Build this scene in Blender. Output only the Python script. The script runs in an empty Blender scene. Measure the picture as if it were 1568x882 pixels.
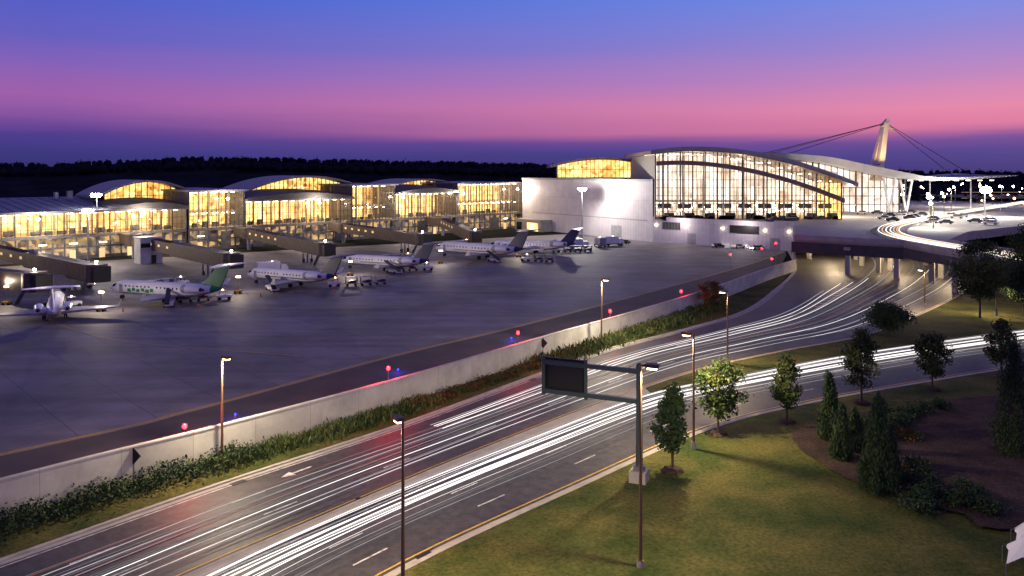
import bpy, math, random
import numpy as np
from mathutils import Vector, Matrix
random.seed(7); rng=np.random.default_rng(7)
scene=bpy.context.scene
R=math.radians
def lin(c):
    c=c/255.0
    return c/12.92 if c<=0.04045 else ((c+0.055)/1.055)**2.4
def S(r,g,b): return (lin(r),lin(g),lin(b),1)

# ------------------------------------------------------------------ materials
def mat(name,col,rough=0.7,metal=0.0,col2=None,scale=1.0,emit=None,estr=0.0,bump=0.0,detail=6,spec=None,lo=0.35,hi=0.65,sampling=None,fine=None):
    m=bpy.data.materials.new(name); m.use_nodes=True
    nt=m.node_tree; b=nt.nodes['Principled BSDF']
    b.inputs['Base Color'].default_value=(*col[:3],1); b.inputs['Roughness'].default_value=rough
    b.inputs['Metallic'].default_value=metal
    if spec is not None: b.inputs['Specular IOR Level'].default_value=spec
    tc=nt.nodes.new('ShaderNodeTexCoord')
    if col2 is not None:
        n=nt.nodes.new('ShaderNodeTexNoise'); n.inputs['Scale'].default_value=scale; n.inputs['Detail'].default_value=detail
        nt.links.new(tc.outputs['Object'],n.inputs['Vector'])
        r=nt.nodes.new('ShaderNodeValToRGB'); r.color_ramp.elements[0].position=lo; r.color_ramp.elements[1].position=hi
        r.color_ramp.elements[0].color=(*col[:3],1); r.color_ramp.elements[1].color=(*col2[:3],1)
        nt.links.new(n.outputs['Fac'],r.inputs['Fac']); src=r.outputs['Color']
        if fine:
            n2=nt.nodes.new('ShaderNodeTexNoise'); n2.inputs['Scale'].default_value=fine; n2.inputs['Detail'].default_value=6; n2.inputs['Roughness'].default_value=0.7
            nt.links.new(tc.outputs['Object'],n2.inputs['Vector'])
            q=nt.nodes.new('ShaderNodeMapRange'); q.inputs['From Min'].default_value=0.3; q.inputs['From Max'].default_value=0.7; q.inputs['To Min'].default_value=0.45; q.inputs['To Max'].default_value=1.5
            nt.links.new(n2.outputs['Fac'],q.inputs['Value']); sc_=nt.nodes.new('ShaderNodeVectorMath'); sc_.operation='SCALE'
            nt.links.new(src,sc_.inputs[0]); nt.links.new(q.outputs[0],sc_.inputs['Scale']); src=sc_.outputs[0]
        nt.links.new(src,b.inputs['Base Color'])
        if bump:
            bp=nt.nodes.new('ShaderNodeBump'); bp.inputs['Strength'].default_value=bump; bp.inputs['Distance'].default_value=0.1
            nt.links.new((n2 if fine else n).outputs['Fac'],bp.inputs['Height']); nt.links.new(bp.outputs['Normal'],b.inputs['Normal'])
    if emit is not None:
        b.inputs['Emission Color'].default_value=(*emit[:3],1); b.inputs['Emission Strength'].default_value=estr
    if sampling: m.cycles.emission_sampling=sampling
    return m

def interior_glow_mat(name,c_dark,c_mid,c_hot,strength,cell=0.55,lo=0.3):  # room light painted as a patchy emission pattern on the back walls
    m=bpy.data.materials.new(name); m.use_nodes=True; nt=m.node_tree; b=nt.nodes['Principled BSDF']
    tc=nt.nodes.new('ShaderNodeTexCoord')
    v=nt.nodes.new('ShaderNodeTexVoronoi'); v.distance='CHEBYCHEV'; v.inputs['Scale'].default_value=cell
    n=nt.nodes.new('ShaderNodeTexNoise'); n.inputs['Scale'].default_value=0.22; n.inputs['Detail'].default_value=5
    nt.links.new(tc.outputs['Object'],v.inputs['Vector']); nt.links.new(tc.outputs['Object'],n.inputs['Vector'])
    sp=nt.nodes.new('ShaderNodeSeparateColor'); nt.links.new(v.outputs['Color'],sp.inputs['Color'])
    mx=nt.nodes.new('ShaderNodeMath'); mx.operation='MULTIPLY_ADD'; mx.inputs[1].default_value=0.45
    nt.links.new(sp.outputs[0],mx.inputs[0])
    m2=nt.nodes.new('ShaderNodeMath'); m2.operation='MULTIPLY'; m2.inputs[1].default_value=0.85
    nt.links.new(n.outputs['Fac'],m2.inputs[0]); nt.links.new(m2.outputs[0],mx.inputs[2])
    r=nt.nodes.new('ShaderNodeValToRGB'); e=r.color_ramp.elements
    e[0].position=lo; e[0].color=c_dark; e[1].position=0.9; e[1].color=c_hot
    k=e.new(0.6); k.color=c_mid
    nt.links.new(mx.outputs[0],r.inputs['Fac']); nt.links.new(r.outputs['Color'],b.inputs['Emission Color'])
    b.inputs['Base Color'].default_value=(0.3,0.27,0.22,1); b.inputs['Emission Strength'].default_value=strength
    return m

def panel_mat(name,c1,c2,mortar,w,h,axis_rot,rough=0.6,ms=0.012,dirt=0.25,floor=False,off=0.0):
    m=bpy.data.materials.new(name); m.use_nodes=True; nt=m.node_tree; b=nt.nodes['Principled BSDF']
    tc=nt.nodes.new('ShaderNodeTexCoord'); mp=nt.nodes.new('ShaderNodeMapping')
    mp.inputs['Rotation'].default_value=(0,0,-axis_rot)
    nt.links.new(tc.outputs['Object'],mp.inputs['Vector'])
    src=mp.outputs['Vector']
    if not floor:
        sx=nt.nodes.new('ShaderNodeSeparateXYZ'); cx=nt.nodes.new('ShaderNodeCombineXYZ')
        nt.links.new(src,sx.inputs[0]); nt.links.new(sx.outputs['X'],cx.inputs['X']); nt.links.new(sx.outputs['Z'],cx.inputs['Y']); src=cx.outputs[0]
    br=nt.nodes.new('ShaderNodeTexBrick'); br.offset=off; br.inputs['Scale'].default_value=1.0
    br.inputs['Brick Width'].default_value=w; br.inputs['Row Height'].default_value=h; br.inputs['Mortar Size'].default_value=ms
    br.inputs['Color1'].default_value=c1; br.inputs['Color2'].default_value=c2; br.inputs['Mortar'].default_value=mortar
    nt.links.new(src,br.inputs['Vector'])
    n=nt.nodes.new('ShaderNodeTexNoise'); n.inputs['Scale'].default_value=0.05 if floor else 0.3; n.inputs['Detail'].default_value=10; n.inputs['Roughness'].default_value=0.68
    nt.links.new(tc.outputs['Object'],n.inputs['Vector'])
    mr=nt.nodes.new('ShaderNodeMapRange'); mr.inputs['From Min'].default_value=0.35; mr.inputs['From Max'].default_value=0.65
    mr.inputs['To Min'].default_value=1-dirt; mr.inputs['To Max'].default_value=1+dirt*0.6
    nt.links.new(n.outputs['Fac'],mr.inputs['Value'])
    mu=nt.nodes.new('ShaderNodeVectorMath'); mu.operation='SCALE'
    nt.links.new(br.outputs['Color'],mu.inputs[0]); nt.links.new(mr.outputs[0],mu.inputs['Scale']); fin=mu.outputs[0]
    if floor:
        m3=nt.nodes.new('ShaderNodeMapping'); m3.inputs['Rotation'].default_value=(0,0,-axis_rot); m3.inputs['Scale'].default_value=(0.03,0.35,1)
        nt.links.new(tc.outputs['Object'],m3.inputs['Vector']); n3=nt.nodes.new('ShaderNodeTexNoise'); n3.inputs['Scale'].default_value=1; n3.inputs['Detail'].default_value=7
        nt.links.new(m3.outputs[0],n3.inputs['Vector']); q=nt.nodes.new('ShaderNodeMapRange'); q.inputs['From Min'].default_value=0.35; q.inputs['From Max'].default_value=0.6; q.inputs['To Min'].default_value=0.7; q.inputs['To Max'].default_value=1.06
        nt.links.new(n3.outputs['Fac'],q.inputs['Value']); s3=nt.nodes.new('ShaderNodeVectorMath'); s3.operation='SCALE'; nt.links.new(fin,s3.inputs[0]); nt.links.new(q.outputs[0],s3.inputs['Scale']); fin=s3.outputs[0]
    nt.links.new(fin,b.inputs['Base Color']); b.inputs['Roughness'].default_value=rough
    return m

M={}
M['grass']=mat('grass_surface',(0.036,0.058,0.014),0.95,col2=(0.125,0.112,0.034),scale=0.2,bump=0.9,detail=10,spec=0.1,lo=0.34,hi=0.68,fine=3.5)
M['land']=mat('distant_land',(0.014,0.018,0.014),1,col2=(0.03,0.03,0.025),scale=0.01,spec=0.0)
M['mulch']=mat('mulch',(0.045,0.034,0.026),1,col2=(0.085,0.055,0.045),scale=0.5,bump=1.0,detail=10,spec=0.1,fine=4)
M['asphalt']=mat('asphalt',(0.040,0.037,0.038),0.6,col2=(0.068,0.062,0.061),scale=0.12,detail=12,bump=0.15,fine=1.2)
M['asphalt_b']=mat('shoulder_asphalt',(0.042,0.032,0.03),0.8,col2=(0.078,0.058,0.05),scale=0.2,detail=10)
M['apron']=panel_mat('apron_concrete',(0.165,0.148,0.158,1),(0.20,0.18,0.19,1),(0.065,0.06,0.065,1),7.6,7.6,R(44),0.68,0.05,0.55,True)
M['conc']=mat('concrete',(0.32,0.30,0.27),0.85,col2=(0.40,0.38,0.34),scale=0.5,detail=10)
M['wallc']=panel_mat('wall_concrete',(0.50,0.48,0.42,1),(0.55,0.53,0.47,1),(0.33,0.31,0.27,1),6.0,6.0,R(51),0.9,0.03,0.25)
M['kerb']=mat('kerb_concrete',(0.3,0.28,0.25),0.85,col2=(0.43,0.40,0.36),scale=0.8,detail=8)
M['white']=mat('white_paint',(0.72,0.72,0.72),0.3,col2=(0.82,0.82,0.82),scale=0.4)
M['cream']=mat('mast_paint',(0.72,0.60,0.44),0.4,col2=(0.8,0.68,0.5),scale=0.4)
M['roadwhite']=mat('road_marking_white',(0.30,0.30,0.30),0.6,col2=(0.72,0.72,0.70),scale=2.0,detail=8)
M['yellow']=mat('road_marking_yellow',(0.5,0.30,0.03),0.6,col2=(0.65,0.42,0.05),scale=2.0,detail=8)
M['tire']=mat('rubber',(0.012,0.012,0.012),0.8)
M['dark']=mat('dark_metal',(0.02,0.02,0.022),0.5,0.3)
M['girder']=mat('girder_paint',(0.045,0.042,0.045),0.7,col2=(0.065,0.06,0.06),scale=0.6)
M['bronze']=mat('bronze_pole',(0.17,0.105,0.06),0.5,0.3)
M['steel']=mat('galvanised_steel',(0.25,0.26,0.28),0.45,0.7)
M['signblue']=mat('sign_frame_steel',(0.05,0.075,0.085),0.5,0.4)
M['grey']=mat('grey_paint',(0.25,0.25,0.27),0.5,col2=(0.33,0.33,0.35),scale=1.0)
M['jbr']=mat('jet_bridge_cladding',(0.075,0.055,0.047),0.55,0.2,col2=(0.12,0.09,0.075),scale=1.0)
M['roofdark']=mat('roof_metal',(0.10,0.10,0.135),0.5,0.2,col2=(0.15,0.15,0.19),scale=0.2)
M['roofbrown']=mat('roof_fascia',(0.17,0.115,0.085),0.5,col2=(0.24,0.16,0.11),scale=0.5)
M['roofvault']=mat('vault_roof',(0.22,0.19,0.19),0.5,col2=(0.28,0.25,0.25),scale=0.4)
M['rooflight']=mat('roof_canopy_panel',(0.42,0.42,0.45),0.45,col2=(0.52,0.52,0.54),scale=0.3)
M['panel']=panel_mat('metal_wall_panel',(0.52,0.48,0.52,1),(0.56,0.52,0.56,1),(0.30,0.27,0.30,1),1.4,7.5,math.atan2(-68,47),0.55,0.035,0.12)
M['baseblk']=mat('terminal_base_block',(0.08,0.08,0.085),0.7,col2=(0.15,0.14,0.14),scale=0.6)
M['mull']=mat('mullion',(0.055,0.042,0.035),0.5,0.3)
M['warm']=interior_glow_mat('warm_interior_glow',S(92,52,18),S(242,172,78),S(255,228,150),2.3,cell=0.7)
M['dim']=interior_glow_mat('dim_interior_glow',S(20,20,30),S(80,72,70),S(235,185,110),1.0,cell=0.7,lo=0.40)
M['cool']=interior_glow_mat('hall_interior_glow',S(140,110,90),S(232,205,182),S(255,248,240),1.6,cell=0.3)
M['warmslab']=mat('interior_slab',(0.45,0.36,0.25),0.8)
M['warmglow']=mat('interior_glow_surface',(0.5,0.40,0.27),0.8,emit=(1,0.62,0.27),estr=0.85)  # the whole surface emits, glow added to brighten ceiling and floor
M['garage']=mat('garage_lights',(0.5,0.42,0.3),0.8,emit=(1,0.6,0.3),estr=0.5)
M['ceil']=mat('ceiling_lights',(1,1,1),0.5,emit=(1,0.80,0.46),estr=18,sampling='NONE')
M['lampw']=mat('lamp_glass_white',(1,1,1),0.5,emit=(1,0.93,0.8),estr=60,sampling='NONE')
M['lampo']=mat('lamp_glass_warm',(1,1,1),0.5,emit=(1,0.6,0.22),estr=20,sampling='NONE')
M['red']=mat('red_lamp',(0.3,0,0),0.5,emit=(1,0.006,0.010),estr=45,sampling='NONE')
M['blue']=mat('blue_lamp',(0,0,0.4),0.5,emit=(0.015,0.03,1),estr=8,sampling='NONE')
M['bark']=mat('bark',(0.05,0.035,0.025),0.9,col2=(0.10,0.07,0.05),scale=4)
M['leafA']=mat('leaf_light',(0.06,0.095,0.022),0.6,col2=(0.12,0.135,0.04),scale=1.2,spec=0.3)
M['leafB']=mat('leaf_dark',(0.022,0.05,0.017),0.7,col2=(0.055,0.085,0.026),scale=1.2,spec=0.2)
M['leafC']=mat('conifer_leaf',(0.02,0.045,0.025),0.7,col2=(0.04,0.07,0.035),scale=1.5,spec=0.2)
M['leafR']=mat('leaf_autumn',(0.10,0.045,0.015),0.7,col2=(0.16,0.08,0.02),scale=1.5,spec=0.2)
M['forest']=mat('hazed_forest_leaf',(0.010,0.013,0.019),1,col2=(0.022,0.025,0.036),scale=0.03,spec=0.0)  # bluish base colour carries the distance haze
M['tailg']=mat('green_tail_paint',(0.02,0.25,0.09),0.4)
M['tailb']=mat('navy_tail_paint',(0.02,0.025,0.09),0.4)
M['tailr']=mat('red_stripe_paint',(0.35,0.02,0.03),0.4)
M['window']=mat('dark_glass',(0.01,0.012,0.02),0.1)
M['carw']=mat('car_paint_silver',(0.4,0.4,0.42),0.3,0.4)
M['card']=mat('car_paint_dark',(0.03,0.035,0.05),0.3,0.3)
M['orange']=mat('orange_plastic',(0.6,0.12,0.02),0.6)
g=bpy.data.materials.new('facade_glass'); g.use_nodes=True; nt=g.node_tree; nt.nodes.clear()
o=nt.nodes.new('ShaderNodeOutputMaterial'); mi=nt.nodes.new('ShaderNodeMixShader'); t=nt.nodes.new('ShaderNodeBsdfTransparent'); gl=nt.nodes.new('ShaderNodeBsdfGlossy')
gl.inputs['Roughness'].default_value=0.03; t.inputs['Color'].default_value=(0.93,0.94,0.95,1); mi.inputs['Fac'].default_value=0.08
nt.links.new(t.outputs[0],mi.inputs[1]); nt.links.new(gl.outputs[0],mi.inputs[2]); nt.links.new(mi.outputs[0],o.inputs['Surface']); M['glass']=g
MK=list(M.keys())

# ------------------------------------------------------------------ mesh builder
class MB:
    def __init__(s): s.v=[]; s.f=[]; s.m=[]; s.sm=[]; s.n=0
    def add(s,vs,fs,m,smooth=False):
        o=s.n; s.v.extend([tuple(p) for p in vs]); s.n+=len(vs)
        for f in fs: s.f.append(tuple(i+o for i in f)); s.m.append(m); s.sm.append(smooth)
    def hexa(s,p,m):
        s.add(p,[(0,3,2,1),(4,5,6,7),(0,1,5,4),(1,2,6,5),(2,3,7,6),(3,0,4,7)],m)
    def box(s,c,d,m,rz=0.0):
        x,y,z=d[0]/2,d[1]/2,d[2]/2; ca,sa=math.cos(rz),math.sin(rz); p=[]
        for dz in(-z,z):
            for dx,dy in((-x,-y),(x,-y),(x,y),(-x,y)):
                p.append((c[0]+dx*ca-dy*sa,c[1]+dx*sa+dy*ca,c[2]+dz))
        s.hexa(p,m)
    def beam(s,a,b,w,h,m,w2=None,h2=None):
        a=Vector(a);b=Vector(b);d=(b-a).normalized(); up=Vector((0,0,1))
        if abs(d.z)>0.95: up=Vector((0,1,0))
        sd=d.cross(up).normalized(); u=sd.cross(d).normalized(); w2=w2 or w; h2=h2 or h; p=[]
        for q,ww,hh in((a,w,h),(b,w2,h2)):
            for i,j in((-1,-1),(1,-1),(1,1),(-1,1)): p.append(q+sd*i*ww/2+u*j*hh/2)
        s.hexa(p,m)
    def cyl(s,a,b,r0,r1,m,n=10,caps=True,smooth=True):
        a=Vector(a);b=Vector(b);d=(b-a).normalized(); up=Vector((0,0,1))
        if abs(d.z)>0.95: up=Vector((0,1,0))
        sd=d.cross(up).normalized(); u=sd.cross(d); vs=[]
        for q,r in((a,r0),(b,r1)):
            for i in range(n):
                t=2*math.pi*i/n; vs.append(q+sd*math.cos(t)*r+u*math.sin(t)*r)
        s.add(vs,[(i,(i+1)%n,n+(i+1)%n,n+i) for i in range(n)],m,smooth)
        if caps: s.add(vs,[tuple(range(n-1,-1,-1)),tuple(range(n,2*n))],m)
    def sphere(s,c,r,m,n=10,k=6,sz=1.0):
        vs=[];fs=[]
        for j in range(k+1):
            ph=math.pi*j/k
            for i in range(n):
                t=2*math.pi*i/n; vs.append((c[0]+r*math.sin(ph)*math.cos(t),c[1]+r*math.sin(ph)*math.sin(t),c[2]+r*sz*math.cos(ph)))
        for j in range(k):
            for i in range(n): fs.append((j*n+i,(j+1)*n+i,(j+1)*n+(i+1)%n,j*n+(i+1)%n))
        s.add(vs,fs,m,True)
    def prism(s,poly,z0,z1,mside,mtop):
        n=len(poly); vs=[(x,y,z0) for x,y in poly]+[(x,y,z1) for x,y in poly]
        s.add(vs,[(i,(i+1)%n,n+(i+1)%n,n+i) for i in range(n)],mside)
        s.add([(x,y,z1) for x,y in poly],[tuple(range(n))],mtop); s.add([(x,y,z0) for x,y in poly],[tuple(range(n-1,-1,-1))],mside)
    def quads(s,arr,m):
        o=s.n; N=len(arr); s.v.extend(map(tuple,arr.reshape(-1,3).tolist())); s.n+=4*N
        for i in range(N): s.f.append((o+4*i,o+4*i+1,o+4*i+2,o+4*i+3))
        s.m.extend([m]*N); s.sm.extend([False]*N)
    def build(s,name,parent=None,loc=(0,0,0),rz=0.0,sc=1.0):
        me=bpy.data.meshes.new(name); me.from_pydata(s.v,[],s.f)
        used=sorted(set(s.m),key=MK.index); ix={k:i for i,k in enumerate(used)}
        for k in used: me.materials.append(M[k])
        me.polygons.foreach_set('material_index',[ix[k] for k in s.m]); me.polygons.foreach_set('use_smooth',s.sm); me.update()
        ob=bpy.data.objects.new(name,me); scene.collection.objects.link(ob); ob.location=loc; ob.rotation_euler=(0,0,rz); ob.scale=(sc,)*3
        if parent: ob.parent=parent
        return ob
def empty(name,loc=(0,0,0)):
    e=bpy.data.objects.new(name,None); e.location=loc; scene.collection.objects.link(e); return e
def light(name,kind,loc,power,col,parent=None,size=0.3,spot=None,target=None,blend=0.6):
    l=bpy.data.lights.new(name,kind); l.energy=power; l.color=col
    if kind in('POINT','SPOT'): l.shadow_soft_size=size
    if kind=='SPOT': l.spot_size=spot or R(150); l.spot_blend=blend
    o=bpy.data.objects.new(name,l); scene.collection.objects.link(o); o.location=loc
    if target is not None: o.rotation_euler=(Vector(target)-Vector(loc)).to_track_quat('-Z','Y').to_euler()
    if parent: o.parent=parent; o.matrix_parent_inverse=Matrix.Translation(-Vector(parent.location))
    return o

def catmull(P,k=8):
    P=[np.array(p,float) for p in P]; P=[2*P[0]-P[1]]+P+[2*P[-1]-P[-2]]; out=[]
    for i in range(1,len(P)-2):
        for j in range(k):
            t=j/k; a,b,c,d=P[i-1:i+3]
            out.append(0.5*((2*b)+(-a+c)*t+(2*a-5*b+4*c-d)*t*t+(-a+3*b-3*c+d)*t**3))
    out.append(P[-2]); return np.array(out)
def offs(L,d):
    L=np.array(L); t=np.gradient(L,axis=0); t/=np.linalg.norm(t,axis=1)[:,None]; n=np.stack([t[:,1],-t[:,0]],1); return L+n*d
def strip(mb,A,B,z,m,z2=None):
    n=len(A); vs=[(a[0],a[1],z) for a in A]+[(b[0],b[1],z if z2 is None else z2) for b in B]
    mb.add(vs,[(i,n+i,n+i+1,i+1) for i in range(n-1)],m)
def wallstrip(mb,L,w,z0,z1,m):
    A=offs(L,-w/2);B=offs(L,w/2); strip(mb,A,B,z1,m)
    for Q in(A,B):
        n=len(Q); vs=[(a[0],a[1],z0) for a in Q]+[(a[0],a[1],z1) for a in Q]
        mb.add(vs,[(i,i+1,n+i+1,n+i) for i in range(n-1)],m)

# ------------------------------------------------------------------ world
w=bpy.data.worlds.new('World'); scene.world=w; w.use_nodes=True; nt=w.node_tree; nt.nodes.clear()
out=nt.nodes.new('ShaderNodeOutputWorld'); bg=nt.nodes.new('ShaderNodeBackground'); add=nt.nodes.new('ShaderNodeAddShader')
tc=nt.nodes.new('ShaderNodeTexCoord'); sx=nt.nodes.new('ShaderNodeSeparateXYZ'); nt.links.new(tc.outputs['Generated'],sx.inputs[0])
mp=nt.nodes.new('ShaderNodeMapping'); mp.inputs['Scale'].default_value=(1.5,1.5,22); nt.links.new(tc.outputs['Generated'],mp.inputs['Vector'])
nz=nt.nodes.new('ShaderNodeTexNoise'); nz.inputs['Scale'].default_value=1.6; nz.inputs['Detail'].default_value=4; nt.links.new(mp.outputs[0],nz.inputs['Vector'])
ma=nt.nodes.new('ShaderNodeMath'); ma.operation='MULTIPLY_ADD'; ma.inputs[1].default_value=0.026; nt.links.new(nz.outputs['Fac'],ma.inputs[0])
sb=nt.nodes.new('ShaderNodeMath'); sb.operation='SUBTRACT'; sb.inputs[1].default_value=0.013
nt.links.new(sx.outputs['Z'],sb.inputs[0]); nt.links.new(sb.outputs[0],ma.inputs[2])
def ramp(st):
    r=nt.nodes.new('ShaderNodeValToRGB'); e=r.color_ramp.elements
    e[0].position=st[0][0]; e[0].color=S(*st[0][1]); e[1].position=st[-1][0]; e[1].color=S(*st[-1][1])
    for p,c in st[1:-1]: k=e.new(p); k.color=S(*c)
    nt.links.new(ma.outputs[0],r.inputs['Fac']); return r
rl=ramp([(0,(52,50,108)),(0.022,(62,58,132)),(0.038,(78,62,144)),(0.056,(116,76,156)),(0.082,(160,96,172)),(0.115,(136,98,186)),(0.15,(102,96,194)),(0.21,(74,94,204)),(0.36,(76,86,184)),(0.6,(100,92,152)),(1,(108,98,145))])
rr=ramp([(0,(66,60,125)),(0.022,(80,70,145)),(0.034,(118,80,156)),(0.050,(222,124,164)),(0.075,(232,138,174)),(0.11,(192,136,196)),(0.15,(150,136,214)),(0.21,(112,142,234)),(0.36,(82,98,194)),(0.6,(100,92,152)),(1,(108,98,145))])
mr=nt.nodes.new('ShaderNodeMapRange'); mr.inputs['From Min'].default_value=-0.5; mr.inputs['From Max'].default_value=0.5; nt.links.new(sx.outputs['X'],mr.inputs['Value'])
mx=nt.nodes.new('ShaderNodeMix'); mx.data_type='RGBA'; nt.links.new(mr.outputs[0],mx.inputs[0]); nt.links.new(rl.outputs[0],mx.inputs[6]); nt.links.new(rr.outputs[0],mx.inputs[7])
nt.links.new(mx.outputs[2],bg.inputs['Color']); bg.inputs['Strength'].default_value=0.97
sky=nt.nodes.new('ShaderNodeTexSky'); sky.sky_type='NISHITA'; sky.sun_disc=False; sky.sun_elevation=R(1.5); sky.sun_rotation=R(60)
bg2=nt.nodes.new('ShaderNodeBackground'); bg2.inputs['Strength'].default_value=0.004; nt.links.new(sky.outputs[0],bg2.inputs['Color'])
nt.links.new(bg.outputs[0],add.inputs[0]); nt.links.new(bg2.outputs[0],add.inputs[1]); nt.links.new(add.outputs[0],out.inputs['Surface'])
sl=bpy.data.lights.new('sun','SUN'); sl.energy=0.12; sl.angle=R(10); sl.color=(1,0.6,0.6); so=bpy.data.objects.new('sun',sl); scene.collection.objects.link(so)
so.rotation_euler=(R(80),0,R(-60)+math.pi)

# ------------------------------------------------------------------ camera
cd=bpy.data.cameras.new('camera'); cam=bpy.data.objects.new('camera',cd); scene.collection.objects.link(cam); scene.camera=cam
cam.location=(0,0,26); cam.rotation_euler=(R(90),0,0); cd.lens=27.55; cd.sensor_width=36; cd.shift_y=-0.1142; cd.clip_end=12000

# ------------------------------------------------------------------ ground
mb=MB(); mb.add([(-6000,-600,-0.02),(6000,-600,-0.02),(6000,9000,-0.02),(-6000,9000,-0.02)],[(0,1,2,3)],'land'); mb.build('ground')
AL=catmull([(-62,16),(-34,52),(-24,65),(-11,80.4),(3.9,100.6),(14,114),(28,128),(43,145),(58,172),(73.5,204),(84,235),(100,290)])
AR=catmull([(-50,8),(-25,44.5),(-15.2,57.6),(-2.4,73.5),(14,92),(26,103.5),(40,113.5),(56,124),(75,143),(101,173),(124,206),(142,250)])
BL=catmull([(-49,7),(-24.2,43.8),(-14.4,56.9),(-1.4,72.4),(14.5,89.5),(28,98),(44,108),(64,118),(90,130),(140,150)])
BR=catmull([(-41,-1),(-16,37),(-7.7,50.3),(5.5,64.5),(20,79),(33,87.5),(50,96),(70,105),(98,116),(150,135)])
W=catmull([(-75,16),(-38.2,58.5),(-26.35,71.2),(-12.2,87.6),(5.1,110),(24.1,133.9),(41.5,157.6),(60,185),(73.6,203.6)])
mb=MB(); strip(mb,AL,AR,0.03,'asphalt'); mb.build('road')
mb=MB(); strip(mb,BL,BR,0.03,'asphalt'); mb.build('road')
mb=MB(); strip(mb,W[:64],offs(AL,-0.3)[:64],0.10,'grass'); mb.build('planting_strip')
mb=MB(); strip(mb,offs(AR,0.2)[:73],offs(BL,-0.2)[:73],0.12,'grass')
strip(mb,offs(AR,0.2)[:34],offs(BL,-0.2)[:34],0.135,'conc')
mb.add([(AR[72][0],AR[72][1],0.12),(BL[72][0],BL[72][1],0.12),(170,160,0.12),(190,260,0.12),(AR[-1][0]+.3,AR[-1][1],0.12)]+[(AR[i][0]+.3,AR[i][1]-.1,0.12) for i in range(87,72,-2)],[tuple(range(13))],'grass')
mb.build('median_grass')
e=offs(BR,0.35); NX=46; vs=[];fs=[]
far=[(-25+i*(215)/(len(e)-1),-40+i*20/(len(e)-1)) for i in range(len(e))]
for i in range(len(e)):
    for j in range(NX):
        t=j/(NX-1); x=e[i][0]*(1-t)+far[i][0]*t; y=e[i][1]*(1-t)+far[i][1]*t
        d=math.hypot(x-e[i][0],y-e[i][1]); vs.append((x,y,0.13+0.35*min(1,d/8)*(0.5+0.5*math.sin(x*0.11+1)*math.cos(y*0.13))))
for i in range(len(e)-1):
    for j in range(NX-1): fs.append((i*NX+j,i*NX+j+1,(i+1)*NX+j+1,(i+1)*NX+j))
mb=MB(); mb.add(vs,fs,'grass',True); mb.build('lawn')
P=[(27.5,77.0),(32.7,80.5),(45.8,86.5),(62,91),(80,98),(80,60),(37.9,56),(33.6,58.5),(29,62.7),(26.5,70.4)]
C=catmull(P+[P[0]],5)[:-1]
mb=MB(); mb.add([(p[0]+rng.normal(0,.2),p[1]+rng.normal(0,.2),0.52) for p in C],[tuple(range(len(C)))],'mulch')
for (x,y) in((13.8,67.4),(20.2,76.8),(28.2,80.4),(38.8,87),(49.5,92.3),(61.2,98)): mb.cyl((x,y,.2),(x,y,.5),1.0,.7,'mulch',14)
mb.build('mulch_bed')
mb=MB()
wallstrip(mb,offs(AL,-0.15)[:84],0.35,0,0.16,'kerb'); wallstrip(mb,offs(AR,0.15)[:88],0.3,0,0.16,'kerb')
wallstrip(mb,offs(BL,-0.15),0.3,0,0.16,'kerb'); wallstrip(mb,offs(BR,0.15),0.4,0,0.16,'kerb')
strip(mb,offs(BR,-0.45),offs(BR,-0.05),0.036,'conc'); strip(mb,offs(AL,0.05),offs(AL,0.5),0.036,'conc')
mb.build('kerb')
def lerpL(A,B,f): n=min(len(A),len(B)); return A[:n]*(1-f)+B[:n]*f
def resample(L,step):
    d=np.r_[0,np.cumsum(np.linalg.norm(np.diff(L,axis=0),axis=1))]; s=np.arange(0,d[-1],step)
    return np.stack([np.interp(s,d,L[:,0]),np.interp(s,d,L[:,1])],1)
mb=MB()
def line(L,off,w,m='roadwhite'): strip(mb,offs(L,off-w/2),offs(L,off+w/2),0.045,m)
line(AL[:66],0.8,0.14); line(AR[:84],-0.5,0.14,'yellow'); line(BL,0.5,0.14,'roadwhite'); line(BR,-0.8,0.16,'yellow')
for (A,B,f,n) in((AL,AR,0.34,60),(AL,AR,0.67,70),(BL,BR,0.35,73),(BL,BR,0.68,73)):
    L=resample(lerpL(A[:n],B[:n],f),3.0)
    for i in range(0,len(L)-1,4): mb.beam((*L[i],0.04),(*L[i+1],0.04),0.14,0.012,'roadwhite')
def arrow(x,y,ang):
    ca,sa=math.cos(ang),math.sin(ang)
    pts=[(-1.6,-.12),(.4,-.12),(.4,-.5),(1.6,0),(.4,.5),(.4,.12),(-1.6,.12)]
    mb.add([(x+a*ca-b*sa,y+a*sa+b*ca,0.05) for a,b in pts],[tuple(range(7))],'roadwhite')
arrow(-18.6,67.6,R(232))
for i in range(8):
    t=i/7; a=Vector((58+t*14,150+t*22,0.045)); mb.beam(a,a+Vector((2.2,1.2,0)),0.3,0.01,'roadwhite')
mb.build('road_marking')
mb=MB()
for (x,y) in((-5.9,52.9),(14.2,74.1),(-22.8,65.3),(2.6,97.6)): mb.box((x,y,.05),(1.3,.6,.03),'dark',R(52))
for (x,y) in((-12,62),(5,76),(-2,84),(30,112)): mb.cyl((x,y,.03),(x,y,.045),.4,.4,'dark',16)
mb.build('drain_inlet')

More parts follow.
